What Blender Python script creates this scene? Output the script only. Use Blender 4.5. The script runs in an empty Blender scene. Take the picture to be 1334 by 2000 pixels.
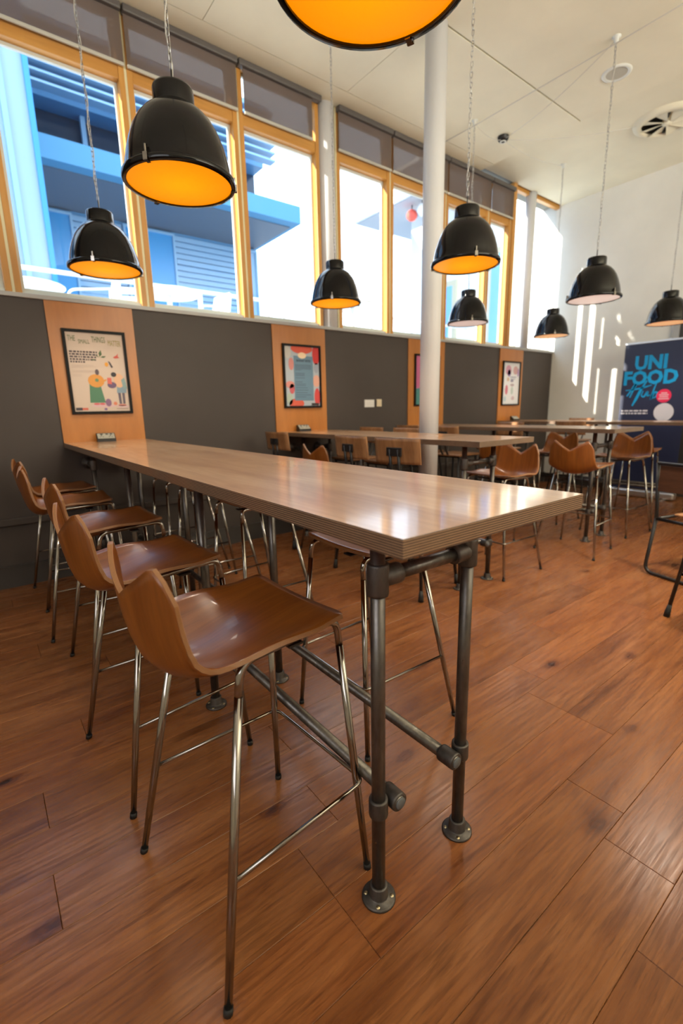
import bpy, bmesh, math, random
from mathutils import Vector, Matrix
random.seed(7)
R = math.radians
S = bpy.context.scene
COL = S.collection

# ------------------------------------------------------------------ camera
YAW, PITCH, ROLL = -0.653792, 0.215574, -0.0201534
CAM = Vector((-0.520614, -0.517663, 1.256995))
fw = Vector((-math.sin(YAW)*math.cos(PITCH), math.cos(YAW)*math.cos(PITCH), -math.sin(PITCH)))
r0 = Vector((math.cos(YAW), math.sin(YAW), 0)); u0 = r0.cross(fw)
rt = r0*math.cos(ROLL) + u0*math.sin(ROLL); up = rt.cross(fw)
cd = bpy.data.cameras.new('camera'); cam = bpy.data.objects.new('camera', cd); COL.objects.link(cam)
cam.matrix_world = Matrix(((rt.x, up.x, -fw.x, CAM.x), (rt.y, up.y, -fw.y, CAM.y), (rt.z, up.z, -fw.z, CAM.z), (0, 0, 0, 1)))
cd.sensor_fit = 'VERTICAL'; cd.sensor_height = 36; cd.lens = 912.673/2000*36
cd.clip_start = 0.05; cd.clip_end = 200
cd.dof.use_dof = True; cd.dof.focus_distance = 1.45; cd.dof.aperture_fstop = 2.2
S.camera = cam

# ------------------------------------------------------------------ sky, sun, daylight, added uplight
W = bpy.data.worlds.new('world'); S.world = W; W.use_nodes = True
nt = W.node_tree; bg = nt.nodes['Background']
bg.inputs[0].default_value = (0.72, 0.86, 1.0, 1); bg.inputs[1].default_value = 3.6
sd = bpy.data.lights.new('sun', 'SUN'); sun = bpy.data.objects.new('sun', sd); COL.objects.link(sun)
sun.rotation_euler = Vector((1, -0.21, -0.285)).to_track_quat('-Z', 'Y').to_euler()
sd.energy = 14.0; sd.angle = R(0.5); sd.color = (1, 0.9, 0.74)

def area(name, loc, aim, sx, sy, e, c=(1, 1, 1)):
    d = bpy.data.lights.new(name, 'AREA'); o = bpy.data.objects.new(name, d); COL.objects.link(o)
    d.shape = 'RECTANGLE'; d.size = sx; d.size_y = sy; d.energy = e; d.color = c
    o.location = loc; o.rotation_euler = Vector(aim).to_track_quat('-Z', 'Y').to_euler()
    return o
# added rear uplight brightening the ceiling, then daylight from unseen left windows
area('uplight_rear', (3.0, -3.6, 2.7), (0.0, 0.55, 1.0), 6.0, 1.6, 330, (1, 0.95, 0.82))
area('daylight_side', (-3.0, -0.6, 2.6), (1, 0.35, 0.1), 3.0, 1.8, 42, (0.9, 0.93, 1.0))

S.view_settings.view_transform = 'Standard'; S.view_settings.look = 'None'
S.view_settings.exposure = 0.35; S.view_settings.gamma = 1.0; S.view_settings.use_curve_mapping = False
S.cycles.max_bounces = 8; S.cycles.diffuse_bounces = 4; S.cycles.glossy_bounces = 4
S.cycles.transparent_max_bounces = 16; S.cycles.sample_clamp_indirect = 6
S.cycles.caustics_reflective = False; S.cycles.caustics_refractive = False

# ------------------------------------------------------------------ materials
def mat(name, col=(.5, .5, .5), rough=.5, metal=0.0, spec=.5, coat=0.0, emit=None, es=1.0):
    m = bpy.data.materials.new(name); m.use_nodes = True
    b = m.node_tree.nodes['Principled BSDF']
    b.inputs['Base Color'].default_value = (*col, 1); b.inputs['Roughness'].default_value = rough
    b.inputs['Metallic'].default_value = metal; b.inputs['Specular IOR Level'].default_value = spec
    b.inputs['Coat Weight'].default_value = coat
    if emit:
        b.inputs['Emission Color'].default_value = (*emit, 1); b.inputs['Emission Strength'].default_value = es
    return m

class N:
    """small node-graph helper"""
    def __init__(s, m): s.t = m.node_tree; s.b = s.t.nodes['Principled BSDF']
    def new(s, k, **kw):
        n = s.t.nodes.new(k)
        for a, v in kw.items(): setattr(n, a, v)
        return n
    def link(s, a, b): s.t.links.new(a, b)
    def coord(s, kind='pos', scale=(1, 1, 1), rot=(0, 0, 0), offset=None):
        src = s.new('ShaderNodeNewGeometry').outputs['Position'] if kind == 'pos' else s.new('ShaderNodeTexCoord').outputs['Object']
        if offset is not None:
            v = s.new('ShaderNodeVectorMath', operation='ADD'); s.link(src, v.inputs[0]); s.link(offset, v.inputs[1]); src = v.outputs[0]
        mp = s.new('ShaderNodeMapping'); mp.inputs['Scale'].default_value = scale; mp.inputs['Rotation'].default_value = rot
        s.link(src, mp.inputs['Vector']); return mp.outputs[0]
    def noise(s, vec, scale=5, detail=4, rough=.55, dist=0.0):
        n = s.new('ShaderNodeTexNoise'); n.inputs['Scale'].default_value = scale; n.inputs['Detail'].default_value = detail
        n.inputs['Roughness'].default_value = rough; n.inputs['Distortion'].default_value = dist
        s.link(vec, n.inputs['Vector']); return n.outputs['Fac']
    def ramp(s, f, stops):
        n = s.new('ShaderNodeValToRGB'); e = n.color_ramp.elements
        while len(e) < len(stops): e.new(.5)
        for i, (p, c) in enumerate(stops): e[i].position = p; e[i].color = (*c, 1) if len(c) == 3 else c
        s.link(f, n.inputs[0]); return n.outputs[0]
    def mix(s, f, a, b, mode='MIX'):
        n = s.new('ShaderNodeMix', data_type='RGBA', blend_type=mode)
        for sock, v in ((n.inputs[0], f), (n.inputs[6], a), (n.inputs[7], b)):
            if isinstance(v, (int, float)): sock.default_value = v
            elif isinstance(v, tuple): sock.default_value = (*v, 1)
            else: s.link(v, sock)
        return n.outputs[2]
    def math(s, op, a, b=None):
        n = s.new('ShaderNodeMath', operation=op)
        for i, v in enumerate((a, b)):
            if v is None: continue
            if isinstance(v, (int, float)): n.inputs[i].default_value = v
            else: s.link(v, n.inputs[i])
        return n.outputs[0]
    def base(s, c): s.link(c, s.b.inputs['Base Color'])
    def bump(s, h, strength=.2, dist=.01):
        n = s.new('ShaderNodeBump'); n.inputs['Strength'].default_value = strength; n.inputs['Distance'].default_value = dist
        s.link(h, n.inputs['Height']); s.link(n.outputs[0], s.b.inputs['Normal'])

def wood(name, dark, light, scale, rough=.35, kind='obj', coat=0.0, bump=.06, stretch=10, amt=1.0):
    m = mat(name, light, rough, coat=coat); g = N(m)
    f1 = g.noise(g.coord(kind, scale), 1.0, 6, .6, .4)
    sc2 = tuple(v*4.5 for v in scale)
    f2 = g.noise(g.coord(kind, sc2), 1.0, 3, .6)
    mid = tuple((a+b)/2 for a, b in zip(dark, light))
    c = g.ramp(f1, [(.28, dark), (.5, mid), (.72, light)])
    c2 = g.ramp(f2, [(.35, (.72, .72, .72)), (.6, (1, 1, 1))])
    g.base(g.mix(.6*amt, c, c2, 'MULTIPLY')); g.bump(f2, bump, .004)
    return m

M = {}
def floor_mat():
    m = mat('floor_vinyl_wood', (.4, .2, .1), .32); g = N(m)
    oi = g.new('ShaderNodeObjectInfo').outputs['Random']; isl = g.new('ShaderNodeNewGeometry').outputs['Random Per Island']
    rnd = g.math('FRACT', g.math('ADD', oi, isl))
    k = g.math('MULTIPLY', rnd, 37.0)
    cx = g.new('ShaderNodeCombineXYZ'); g.link(k, cx.inputs[0]); g.link(k, cx.inputs[1])
    off = cx.outputs[0]
    f1 = g.noise(g.coord('pos', (1.0, 7.0, 1), offset=off), 1.3, 6, .62, .9)
    f2 = g.noise(g.coord('pos', (5, 95, 1), offset=off), 1.0, 4, .65, .2)
    f3 = g.noise(g.coord('pos', (1.6, 16, 1), offset=off), 1.0, 3, .5, 1.2)
    base = g.ramp(f1, [(.25, (.150, .047, .015)), (.48, (.255, .093, .030)), (.74, (.36, .148, .053))])
    streak = g.ramp(f2, [(.30, (.50, .45, .42)), (.56, (1, 1, 1))])
    c = g.mix(.8, base, streak, 'MULTIPLY')
    f4 = g.noise(g.coord('pos', (14, 210, 1), offset=off), 1.0, 2, .5, .0)
    c = g.mix(.55, c, g.ramp(f4, [(.30, (.42, .36, .33)), (.42, (1, 1, 1))]), 'MULTIPLY')
    dk = g.ramp(f3, [(.27, (.45, .38, .34)), (.38, (1, 1, 1))])
    c = g.mix(.65, c, dk, 'MULTIPLY')
    # knots: rings about scattered points
    v = g.new('ShaderNodeTexVoronoi'); v.inputs['Scale'].default_value = 1.0
    wob = g.new('ShaderNodeTexNoise'); wob.inputs['Scale'].default_value = 9.0
    vm = g.new('ShaderNodeVectorMath', operation='ADD'); sc = g.new('ShaderNodeVectorMath', operation='SCALE'); sc.inputs[3].default_value = .12
    pc = g.coord('pos', (2.1, 4.6, 1), offset=off); g.link(pc, wob.inputs['Vector']); g.link(wob.outputs['Color'], sc.inputs[0])
    g.link(pc, vm.inputs[0]); g.link(sc.outputs[0], vm.inputs[1]); g.link(vm.outputs[0], v.inputs['Vector'])
    kn = g.ramp(v.outputs['Distance'], [(.035, (.05, .02, .015)), (.06, (.30, .20, .16)), (.075, (.62, .52, .46)), (.095, (.40, .31, .27)), (.12, (.8, .74, .7)), (.19, (1, 1, 1))])
    c = g.mix(.9, c, kn, 'MULTIPLY')
    tone = g.ramp(rnd, [(0, (.86, .84, .82)), (.5, (1, 1, 1)), (1, (1.0, .93, .88))])
    c = g.mix(1.0, c, tone, 'MULTIPLY'); g.base(c)
    rr = g.ramp(f2, [(.3, (.36, .36, .36)), (.7, (.20, .20, .20))]); g.link(rr, g.b.inputs['Roughness'])
    g.bump(f2, .12, .002)
    return m
M['floor'] = floor_mat(); M['floor'].node_tree.nodes['Principled BSDF'].inputs['Specular IOR Level'].default_value = .34
M['subfloor'] = mat('dark_subfloor', (.05, .03, .02), .8)

def top_mat():
    # birch ply: lacquered face, layered edge
    m = mat('birch_ply_top', (.6, .4, .2), .22, coat=.7); g = N(m)
    g.b.inputs['Coat Roughness'].default_value = .10
    f1 = g.noise(g.coord('pos', (7, 1.1, 1)), 1.0, 6, .62, .8)
    f2 = g.noise(g.coord('pos', (70, 6, 1)), 1.0, 3, .6)
    f3 = g.noise(g.coord('pos', (1.2, .9, 1)), 1.2, 3, .5)
    face = g.ramp(f1, [(.28, (.40, .20, .09)), (.5, (.54, .31, .15)), (.75, (.66, .43, .24))])
    face = g.mix(.5, face, g.ramp(f2, [(.35, (.75, .72, .7)), (.6, (1, 1, 1))]), 'MULTIPLY')
    face = g.mix(.5, face, g.ramp(f3, [(.35, (.8, .72, .66)), (.65, (1, 1, 1))]), 'MULTIPLY')
    sep = g.new('ShaderNodeSeparateXYZ'); g.link(g.new('ShaderNodeNewGeometry').outputs['Position'], sep.inputs[0])
    st = g.math('FRACT', g.math('MULTIPLY', sep.outputs[2], 1/0.0047))
    nz = g.noise(g.coord('pos', (30, 30, 400)), 1.0, 3)
    edge = g.ramp(st, [(0.0, (.022, .009, .005)), (.42, (.035, .014, .007)), (.5, (.30, .185, .11)), (.93, (.37, .24, .15)), (1.0, (.05, .02, .012))])
    edge = g.mix(.5, edge, g.ramp(nz, [(.3, (.55, .5, .45)), (.7, (1, 1, 1))]), 'MULTIPLY')
    sn = g.new('ShaderNodeSeparateXYZ'); g.link(g.new('ShaderNodeNewGeometry').outputs['Normal'], sn.inputs[0])
    isf = g.math('GREATER_THAN', g.math('ABSOLUTE', sn.outputs[2]), .5)
    g.base(g.mix(isf, edge, face)); g.bump(f2, .05, .002)
    g.link(g.mix(isf, (.5, .5, .5), g.ramp(f3, [(.3, (.36, .36, .36)), (.7, (.26, .26, .26))])), g.b.inputs['Roughness'])
    return m
M['top'] = top_mat()
M['veneer'] = wood('stool_veneer', (.165, .044, .006), (.285, .092, .015), (2.2, 26, 2.2), .30, coat=.15, bump=.05)
def ply_edge(name, d, l, pitch):
    m = mat(name, l, .45); g = N(m)
    v = g.new('ShaderNodeTexCoord').outputs['UV']; sp = g.new('ShaderNodeSeparateXYZ'); g.link(v, sp.inputs[0])
    st = g.math('FRACT', g.math('MULTIPLY', sp.outputs[1], pitch))
    g.base(g.ramp(st, [(0, d), (.35, d), (.5, l), (.9, l), (1, d)])); return m
M['ply_edge'] = ply_edge('stool_ply_edge', (.11, .04, .014), (.36, .17, .066), 4.0)
M['seat_wood'] = wood('bar_chair_oak', (.20, .085, .032), (.40, .20, .085), (3, 22, 3), .4)
M['dark_board'] = wood('dark_brown_board', (.05, .02, .01), (.10, .042, .02), (3, 3, 22), .4)
M['panel_wood'] = wood('birch_wall_panel', (.40, .142, .026), (.52, .205, .045), (5, 5, .8), .35, amt=.5)
M['timber'] = wood('window_timber', (.50, .22, .04), (.66, .33, .075), (9, 9, .7), .4, kind='pos', amt=.5)
M['timber_h'] = wood('window_timber_rail', (.50, .22, .04), (.66, .33, .075), (.7, 9, 9), .4, kind='pos', amt=.5)
M['strip'] = mat('mullion_cover_strip', (.72, .66, .42), .35)
def plaster(name, col, rough=.75, bmp=.05, var=.06):
    m = mat(name, col, rough, spec=.3); g = N(m)
    f = g.noise(g.coord('pos', (1, 1, 1)), 1.3, 4); f2 = g.noise(g.coord('pos', (1, 1, 1)), 160, 2)
    g.base(g.ramp(f, [(.3, tuple(c*(1-var) for c in col)), (.7, tuple(min(1, c*(1+var)) for c in col))])); g.bump(f2, bmp, .002)
    return m
M['grey_wall'] = plaster('grey_painted_wall', (.064, .052, .046), .5, .12, .08)
M['white_wall'] = plaster('white_painted_wall', (.78, .77, .72))
M['ceiling'] = plaster('cream_white_ceiling', (.82, .78, .62), .85)
M['joint'] = mat('ceiling_joint', (.2, .2, .18), .9)
M['sill'] = mat('grey_sill', (.42, .42, .42), .4)
M['skirting'] = mat('dark_skirting', (.05, .045, .042), .45)
M['column'] = plaster('column_paint', (.70, .70, .72), .32, .03, .03)
M['steel'] = None
def steel(name, a, b, rough):
    m = mat(name, a, rough, metal=.85); g = N(m)
    f = g.noise(g.coord('obj', (14, 14, 5)), 2.5, 5, .65); f2 = g.noise(g.coord('obj', (90, 90, 90)), 1, 3)
    g.base(g.ramp(f, [(.3, a), (.7, b)])); g.link(g.ramp(f, [(.3, (rough+.12,)*3), (.7, (rough-.08,)*3)]), g.b.inputs['Roughness']); g.bump(f2, .08, .002)
    return m
M['steel'] = steel('galvanised_pipe', (.085, .075, .068), (.17, .155, .145), .34)
M['fitting'] = steel('cast_pipe_fitting', (.07, .062, .058), (.14, .128, .12), .5)
M['screw'] = mat('brass_screw', (.5, .42, .26), .35, metal=1)
M['plug'] = mat('grey_plastic_plug', (.10, .11, .12), .5)
M['chrome'] = mat('chrome', (.32, .295, .27), .10, metal=1)
M['rubber'] = mat('black_rubber', (.012, .012, .012), .6)
M['blacksteel'] = mat('black_powder_coat', (.012, .011, .011), .38)
M['enamel'] = mat('black_gloss_enamel', (.004, .004, .005), .09, spec=.32)
M['glow'] = mat('orange_lamp_lens', (.6, .22, .0), .3, emit=(1.0, .345, .0), es=1.05)
def glow_mat(name, c1, c2, es):
    # the lens is brightest over the bulb and warmer towards its rim
    m = mat(name, (.3, .12, .02), .35, emit=c1, es=es); g = N(m)
    tc = g.new('ShaderNodeTexCoord').outputs['Object']; sp = g.new('ShaderNodeSeparateXYZ'); g.link(tc, sp.inputs[0])
    d = g.math('POWER', g.math('ADD', g.math('MULTIPLY', sp.outputs[0], sp.outputs[0]), g.math('MULTIPLY', sp.outputs[1], sp.outputs[1])), .5)
    g.link(g.ramp(d, [(.03, c1), (.20, c2)]), g.b.inputs['Emission Color']); return m
M['glow'] = glow_mat('orange_lamp_lens_lit', (1.0, .40, .0), (1.0, .27, .0), .80)
M['glow_peach'] = mat('peach_lamp_lens', (.7, .45, .25), .35, emit=(1.0, .50, .22), es=.55)
M['glow_white'] = mat('white_lamp_lens', (.8, .72, .68), .35, emit=(1.0, .78, .70), es=.42)
M['chain'] = mat('zinc_chain', (.42, .42, .42), .3, metal=1)
M['cable'] = mat('pale_cable', (.55, .53, .48), .5)
M['wire'] = mat('thin_steel_wire', (.60, .58, .52), .4)
M['hook'] = mat('white_hook_bracket', (.75, .78, .74), .35)
M['frame_black'] = mat('black_picture_frame', (.004, .004, .004), .5, spec=.2)
M['paper'] = mat('poster_paper', (.56, .45, .37), .5)
M['white_plastic'] = mat('white_plastic', (.75, .73, .70), .35)
M['cream_plastic'] = mat('cream_plastic', (.72, .60, .42), .35)
M['black_plastic'] = mat('black_plastic', (.012, .011, .011), .4)
M['faceplate'] = mat('socket_faceplate', (.42, .42, .36), .35, metal=.2)
M['blind_rail'] = mat('blind_bottom_rail', (.50, .49, .43), .4)
M['blind_box'] = mat('blind_cassette', (.11, .10, .095), .5)
M['alu'] = mat('brushed_aluminium', (.78, .79, .80), .3, metal=.9)
M['outwhite'] = mat('white_metal_outdoor', (.80, .82, .84), .45)
M['aluframe'] = mat('pale_window_frame', (.66, .70, .66), .4)

def glass_mat(name, tint, refl=.1, rough=.0):
    m = bpy.data.materials.new(name); m.use_nodes = True; t = m.node_tree; t.nodes.clear()
    o = t.nodes.new('ShaderNodeOutputMaterial'); mx = t.nodes.new('ShaderNodeMixShader')
    tr = t.nodes.new('ShaderNodeBsdfTransparent'); gl = t.nodes.new('ShaderNodeBsdfGlossy'); fr = t.nodes.new('ShaderNodeFresnel')
    fr.inputs[0].default_value = 1.35; ge = t.nodes.new('ShaderNodeNewGeometry'); ma = t.nodes.new('ShaderNodeMath'); ma.operation = 'SUBTRACT'; ma.inputs[0].default_value = 1; mb = t.nodes.new('ShaderNodeMath'); mb.operation = 'MULTIPLY'; t.links.new(ge.outputs['Backfacing'], ma.inputs[1]); t.links.new(fr.outputs[0], mb.inputs[0]); t.links.new(ma.outputs[0], mb.inputs[1]); tr.inputs[0].default_value = (*tint, 1); gl.inputs['Roughness'].default_value = rough
    t.links.new(mb.outputs[0], mx.inputs[0]); t.links.new(tr.outputs[0], mx.inputs[1]); t.links.new(gl.outputs[0], mx.inputs[2])
    t.links.new(mx.outputs[0], o.inputs[0]); return m
M['glass'] = glass_mat('window_glass', (.96, .98, 1.0))
def blind_mat():
    # openwork solar-screen fabric: part cloth, part holes
    m = bpy.data.materials.new('screen_blind_fabric'); m.use_nodes = True; t = m.node_tree; t.nodes.clear()
    o = t.nodes.new('ShaderNodeOutputMaterial'); a = t.nodes.new('ShaderNodeAddShader'); mx = t.nodes.new('ShaderNodeMixShader')
    d = t.nodes.new('ShaderNodeBsdfDiffuse'); d.inputs[0].default_value = (.15, .118, .10, 1)
    tl = t.nodes.new('ShaderNodeBsdfTranslucent'); tl.inputs[0].default_value = (.085, .06, .05, 1)
    tr = t.nodes.new('ShaderNodeBsdfTransparent'); mx.inputs[0].default_value = .15
    t.links.new(d.outputs[0], a.inputs[0]); t.links.new(tl.outputs[0], a.inputs[1])
    t.links.new(a.outputs[0], mx.inputs[1]); t.links.new(tr.outputs[0], mx.inputs[2]); t.links.new(mx.outputs[0], o.inputs[0]); return m
M['blind'] = blind_mat()
def flat(col, rough=.55):
    k = 'print_%02x%02x%02x' % tuple(int(255*min(1, c)) for c in col)
    if k not in M: M[k] = mat(k, col, rough)
    return M[k]

# ------------------------------------------------------------------ mesh helpers
class MB:
    def __init__(s): s.bm = bmesh.new(); s.uv = s.bm.loops.layers.uv.new('UVMap')
    def face(s, vs, mi=0, smooth=False):
        try: f = s.bm.faces.new(vs)
        except ValueError: return None
        f.material_index = mi; f.smooth = smooth; return f
    def box(s, x0, x1, y0, y1, z0, z1, mi=0, mtx=None, bevel=0.0):
        P = [Vector((x, y, z)) for z in (z0, z1) for y in (y0, y1) for x in (x0, x1)]
        if mtx: P = [mtx @ p for p in P]
        v = [s.bm.verts.new(p) for p in P]; fs = []
        for q in ((0, 2, 3, 1), (4, 5, 7, 6), (0, 1, 5, 4), (2, 6, 7, 3), (0, 4, 6, 2), (1, 3, 7, 5)):
            fs.append(s.face([v[i] for i in q], mi))
        if bevel:
            es = list({e for f in fs for e in f.edges})
            bmesh.ops.bevel(s.bm, geom=es, offset=bevel, segments=2, affect='EDGES', profile=.5)
        return s
    def poly(s, pts, th=None, mi=0):
        """flat polygon (list of 3-D points); th = extrusion vector"""
        v = [s.bm.verts.new(p) for p in pts]; s.face(v, mi)
        if th is not None:
            w = [s.bm.verts.new(Vector(p)+Vector(th)) for p in pts]; s.face(w[::-1], mi)
            for i in range(len(v)): j = (i+1) % len(v); s.face([v[j], v[i], w[i], w[j]], mi)
        return s
    def tube(s, pts, r, seg=10, mi=0, caps=True, closed=False):
        pts = [Vector(p) for p in pts]; n = len(pts); rr = r if isinstance(r, (list, tuple)) else [r]*n
        rings = []; prev = None
        for i, p in enumerate(pts):
            if closed: t = (pts[(i+1) % n]-pts[i-1]).normalized()
            else: t = (pts[min(i+1, n-1)]-pts[max(i-1, 0)]).normalized()
            if prev is None:
                a = Vector((0, 0, 1)) if abs(t.z) < .9 else Vector((1, 0, 0)); x = t.cross(a).normalized()
            else: x = (prev - t*prev.dot(t)).normalized()
            prev = x; y = t.cross(x)
            rings.append([s.bm.verts.new(p + (x*math.cos(2*math.pi*k/seg)+y*math.sin(2*math.pi*k/seg))*rr[i]) for k in range(seg)])
        m = n if closed else n-1
        for i in range(m):
            a, b = rings[i], rings[(i+1) % n]
            for k in range(seg): j = (k+1) % seg; s.face([a[k], a[j], b[j], b[k]], mi, True)
        if caps and not closed: s.face(rings[0][::-1], mi); s.face(rings[-1], mi)
        return s
    def lathe(s, prof, seg=32, mi=0, mtx=None, cap0=False, cap1=False):
        rings = []
        for r_, z in prof:
            ring = []
            for k in range(seg):
                a = 2*math.pi*k/seg; p = Vector((r_*math.cos(a), r_*math.sin(a), z)); ring.append(s.bm.verts.new(mtx @ p if mtx else p))
            rings.append(ring)
        for a, b in zip(rings, rings[1:]):
            for k in range(seg): j = (k+1) % seg; s.face([a[k], a[j], b[j], b[k]], mi, True)
        if cap0: s.face(rings[0][::-1], mi)
        if cap1: s.face(rings[-1], mi)
        return s
    def build(s, name, mats, parent=None, loc=None):
        me = bpy.data.meshes.new(name); bmesh.ops.recalc_face_normals(s.bm, faces=s.bm.faces); s.bm.to_mesh(me); s.bm.free()
        for m in (mats if isinstance(mats, (list, tuple)) else [mats]): me.materials.append(m)
        return obj(name, me, parent, loc)
def obj(name, data, parent=None, loc=None):
    o = bpy.data.objects.new(name, data); COL.objects.link(o)
    if parent: o.parent = parent
    if loc is not None: o.location = loc
    return o
def along(p, q):
    """matrix with z along p->q, origin p"""
    d = (Vector(q)-Vector(p)).normalized()
    return Matrix.Translation(p) @ d.to_track_quat('Z', 'Y').to_matrix().to_4x4()
def bend(pts, rad, n=5):
    """round the inner corners of a polyline"""
    pts = [Vector(p) for p in pts]; out = [pts[0]]
    for a, b, c in zip(pts, pts[1:], pts[2:]):
        d1, d2 = (a-b), (c-b); k = min(rad, d1.length*.49, d2.length*.49); p, q = b+d1.normalized()*k, b+d2.normalized()*k
        for i in range(n+1):
            t = i/n; out.append(p*(1-t)**2 + b*2*t*(1-t) + q*t*t)
    return out + [pts[-1]]
def thing(name, label, cat, loc=(0, 0, 0), rz=0, group=None):
    o = obj(name, None, None, loc); o.rotation_euler = (0, 0, rz); o.empty_display_size = .1
    return tag(o, label, cat, group)
def tag(o, label, cat, group=None):
    o['label'] = label; o['category'] = cat
    if group: o['group'] = group
    return o
def struct(o, label=None):
    o['kind'] = 'structure'
    if label: o['label'] = label
    return o
def clone(root, loc, rz=None, label=None, group=None, swap=None):
    def cp(o, par):
        c = o.copy(); COL.objects.link(c); c.parent = par
        if swap and o.name.split('.')[0] in swap: c.data = swap[o.name.split('.')[0]]
        for ch in list(o.children): cp(ch, c)
        return c
    r = cp(root, None); r.location = loc
    if rz is not None: r.rotation_euler = (0, 0, rz)
    if label: r['label'] = label
    if group: r['group'] = group
    return r

# ================================================================== ROOM
YW = 3.64      # inner face of the window-side wall
XE = 7.0       # end wall
ZC = 4.13; ZC2 = 4.21; XSTEP = 4.93
SILL = 2.10
XL, YR = -3.3, -4.9

# floor: sub-floor plus planks one by one
b = MB(); b.box(XL, XE, YR, YW, -.10, -.012); floor = struct(b.build('floor', M['subfloor']), 'wood-look plank floor of the dining hall')
PW, PL = .1805, 1.22
b = MB(); b.box(.0005, PL-.0005, .0004, PW-.0004, -.012, 0)
bmesh.ops.bevel(b.bm, geom=[e for e in b.bm.edges if all(v.co.z > -.001 for v in e.verts)], offset=.0011, segments=1, affect='EDGES')
pm = bpy.data.meshes.new('plank'); bmesh.ops.recalc_face_normals(b.bm, faces=b.bm.faces); b.bm.to_mesh(pm); b.bm.free(); pm.materials.append(M['floor'])
JOINT = {0: .05, 1: 1.27, 2: .20, 3: -.53, 4: .25, 5: -.519, -1: .915, -2: .78, -3: .534}   # joint positions read off the floor, by row
def seen(x, y):
    d = Vector((x, y, 0))-CAM; z = d.dot(fw)
    if z < .25: return False
    return abs(d.dot(rt)/z) < .80 and abs(d.dot(up)/z) < 1.16
cells = []
for r_ in range(-28, 20):
    y0 = .11+PW*r_
    if y0 + PW < YR or y0 > YW: continue
    j = JOINT.get(r_, (r_*0.4733) % PL)
    x = j - PL*math.ceil((j-XL)/PL)
    while x < XE:
        vis = any(seen(x+PL*a, y0+PW*.5) for a in (0, .2, .4, .6, .8, 1))
        cells.append((not vis, (x+PL/2-CAM.x)**2+(y0-CAM.y)**2, x, y0)); x += PL
cells.sort(); rest = MB(); count = 0
for nv, d2, x, y0 in cells:
    x0, x1, ya, yb = max(x, XL), min(x+PL, XE), max(y0, YR), min(y0+PW, YW)
    if x1-x0 < .03 or yb-ya < .02: continue
    full = (x1-x0) > PL-1e-6 and (yb-ya) > PW-1e-6
    if not nv and count < 290 and full:
        obj('plank', pm, floor, (x, y0, 0)); count += 1
    else:
        rest.box(x0+.0006, x1-.0006, ya+.0005, yb-.0005, -.012, 0)
o = rest.build('plank_field', M['floor'], floor); o['kind'] = 'stuff'

# window-side wall below the sill, end wall, hidden walls
b = MB(); b.box(XL-.2, XE+.2, YW, YW+.32, -.1, SILL-.03); b.box(XL-.2, -1.07, YW, YW+.32, SILL-.03, ZC2); struct(b.build('wall_back', M['grey_wall']), 'dark grey painted wall under the long window')  # full-height left part, out of view, added to block the sun
b = MB(); b.box(XE, XE+.2, YR, YW+.32, -.1, ZC2+.1); struct(b.build('wall_right', M['white_wall']), 'white end wall with thin stripes of sunlight')
b = MB(); b.box(XL-.2, XL, YR, YW, -.1, ZC+.2); struct(b.build('wall_left', M['white_wall']), 'white side wall')
b = MB(); b.box(XL-.2, XE+.2, YR-.2, YR, -.1, ZC2+.1); struct(b.build('wall_front', M['white_wall']), 'white wall behind the viewer')
# ceiling slab with panels hung below it, joints recessed
b = MB(); b.box(XL-.2, XE+.2, YR-.2, YW+.32, ZC2+.02, ZC2+.2)
ceiling = struct(b.build('ceiling', M['joint']), 'white panelled ceiling')
xs = [XL, -1.50, -.11, 1.275, 2.66, 4.05, XSTEP]
rows = [(YR, -2.5, xs[::2]), (-2.5, -.05, xs[::3]), (-.05, 2.365, [XL, 1.275, XSTEP]), (2.365, 3.42, xs[:5]+[XSTEP]), (3.42, YW+.02, [XL, .4, XSTEP])]
for y0, y1, cx in rows:
    for a, c in zip(cx, cx[1:]):
        b = MB(); b.box(a+.0025, c-.0025, y0+(.008 if y0 > 2 and y0 < 3 else .003), y1-(.008 if y1 > 2 and y1 < 3 else .003), ZC, ZC2+.02); b.build('ceiling_panel', M['ceiling'], ceiling)
for y0, y1 in ((YR, -1.0), (-1.0, 1.4), (1.4, YW+.02)):
    b = MB(); b.box(XSTEP+.004, XE, y0+.001, y1-.001, ZC2, ZC2+.02); b.build('ceiling_panel', M['ceiling'], ceiling)

# sill, skirting and trunking
b = MB(); b.box(XL, XE, YW-.022, YW+.30, SILL-.03, SILL, bevel=.004); struct(b.build('trim_1', M['sill']), 'grey metal sill along the foot of the window')
b = MB(); b.box(XL, XE-.0, YW-.018, YW, 0, .15); b.box(XL, XE, YW-.026, YW-.0, .15, .165); struct(b.build('baseboard_back', M['skirting']), 'dark skirting below the grey wall')
b = MB(); b.box(XL, XE, YW-.03, YW, .47, .52, bevel=.004); struct(b.build('trim_2', M['grey_wall']), 'grey rail low on the grey wall')
b = MB(); b.box(XE-.016, XE, YR, YW-.03, 0, .12); struct(b.build('baseboard_right', M['skirting']), 'dark skirting at the foot of the white end wall')

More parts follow.
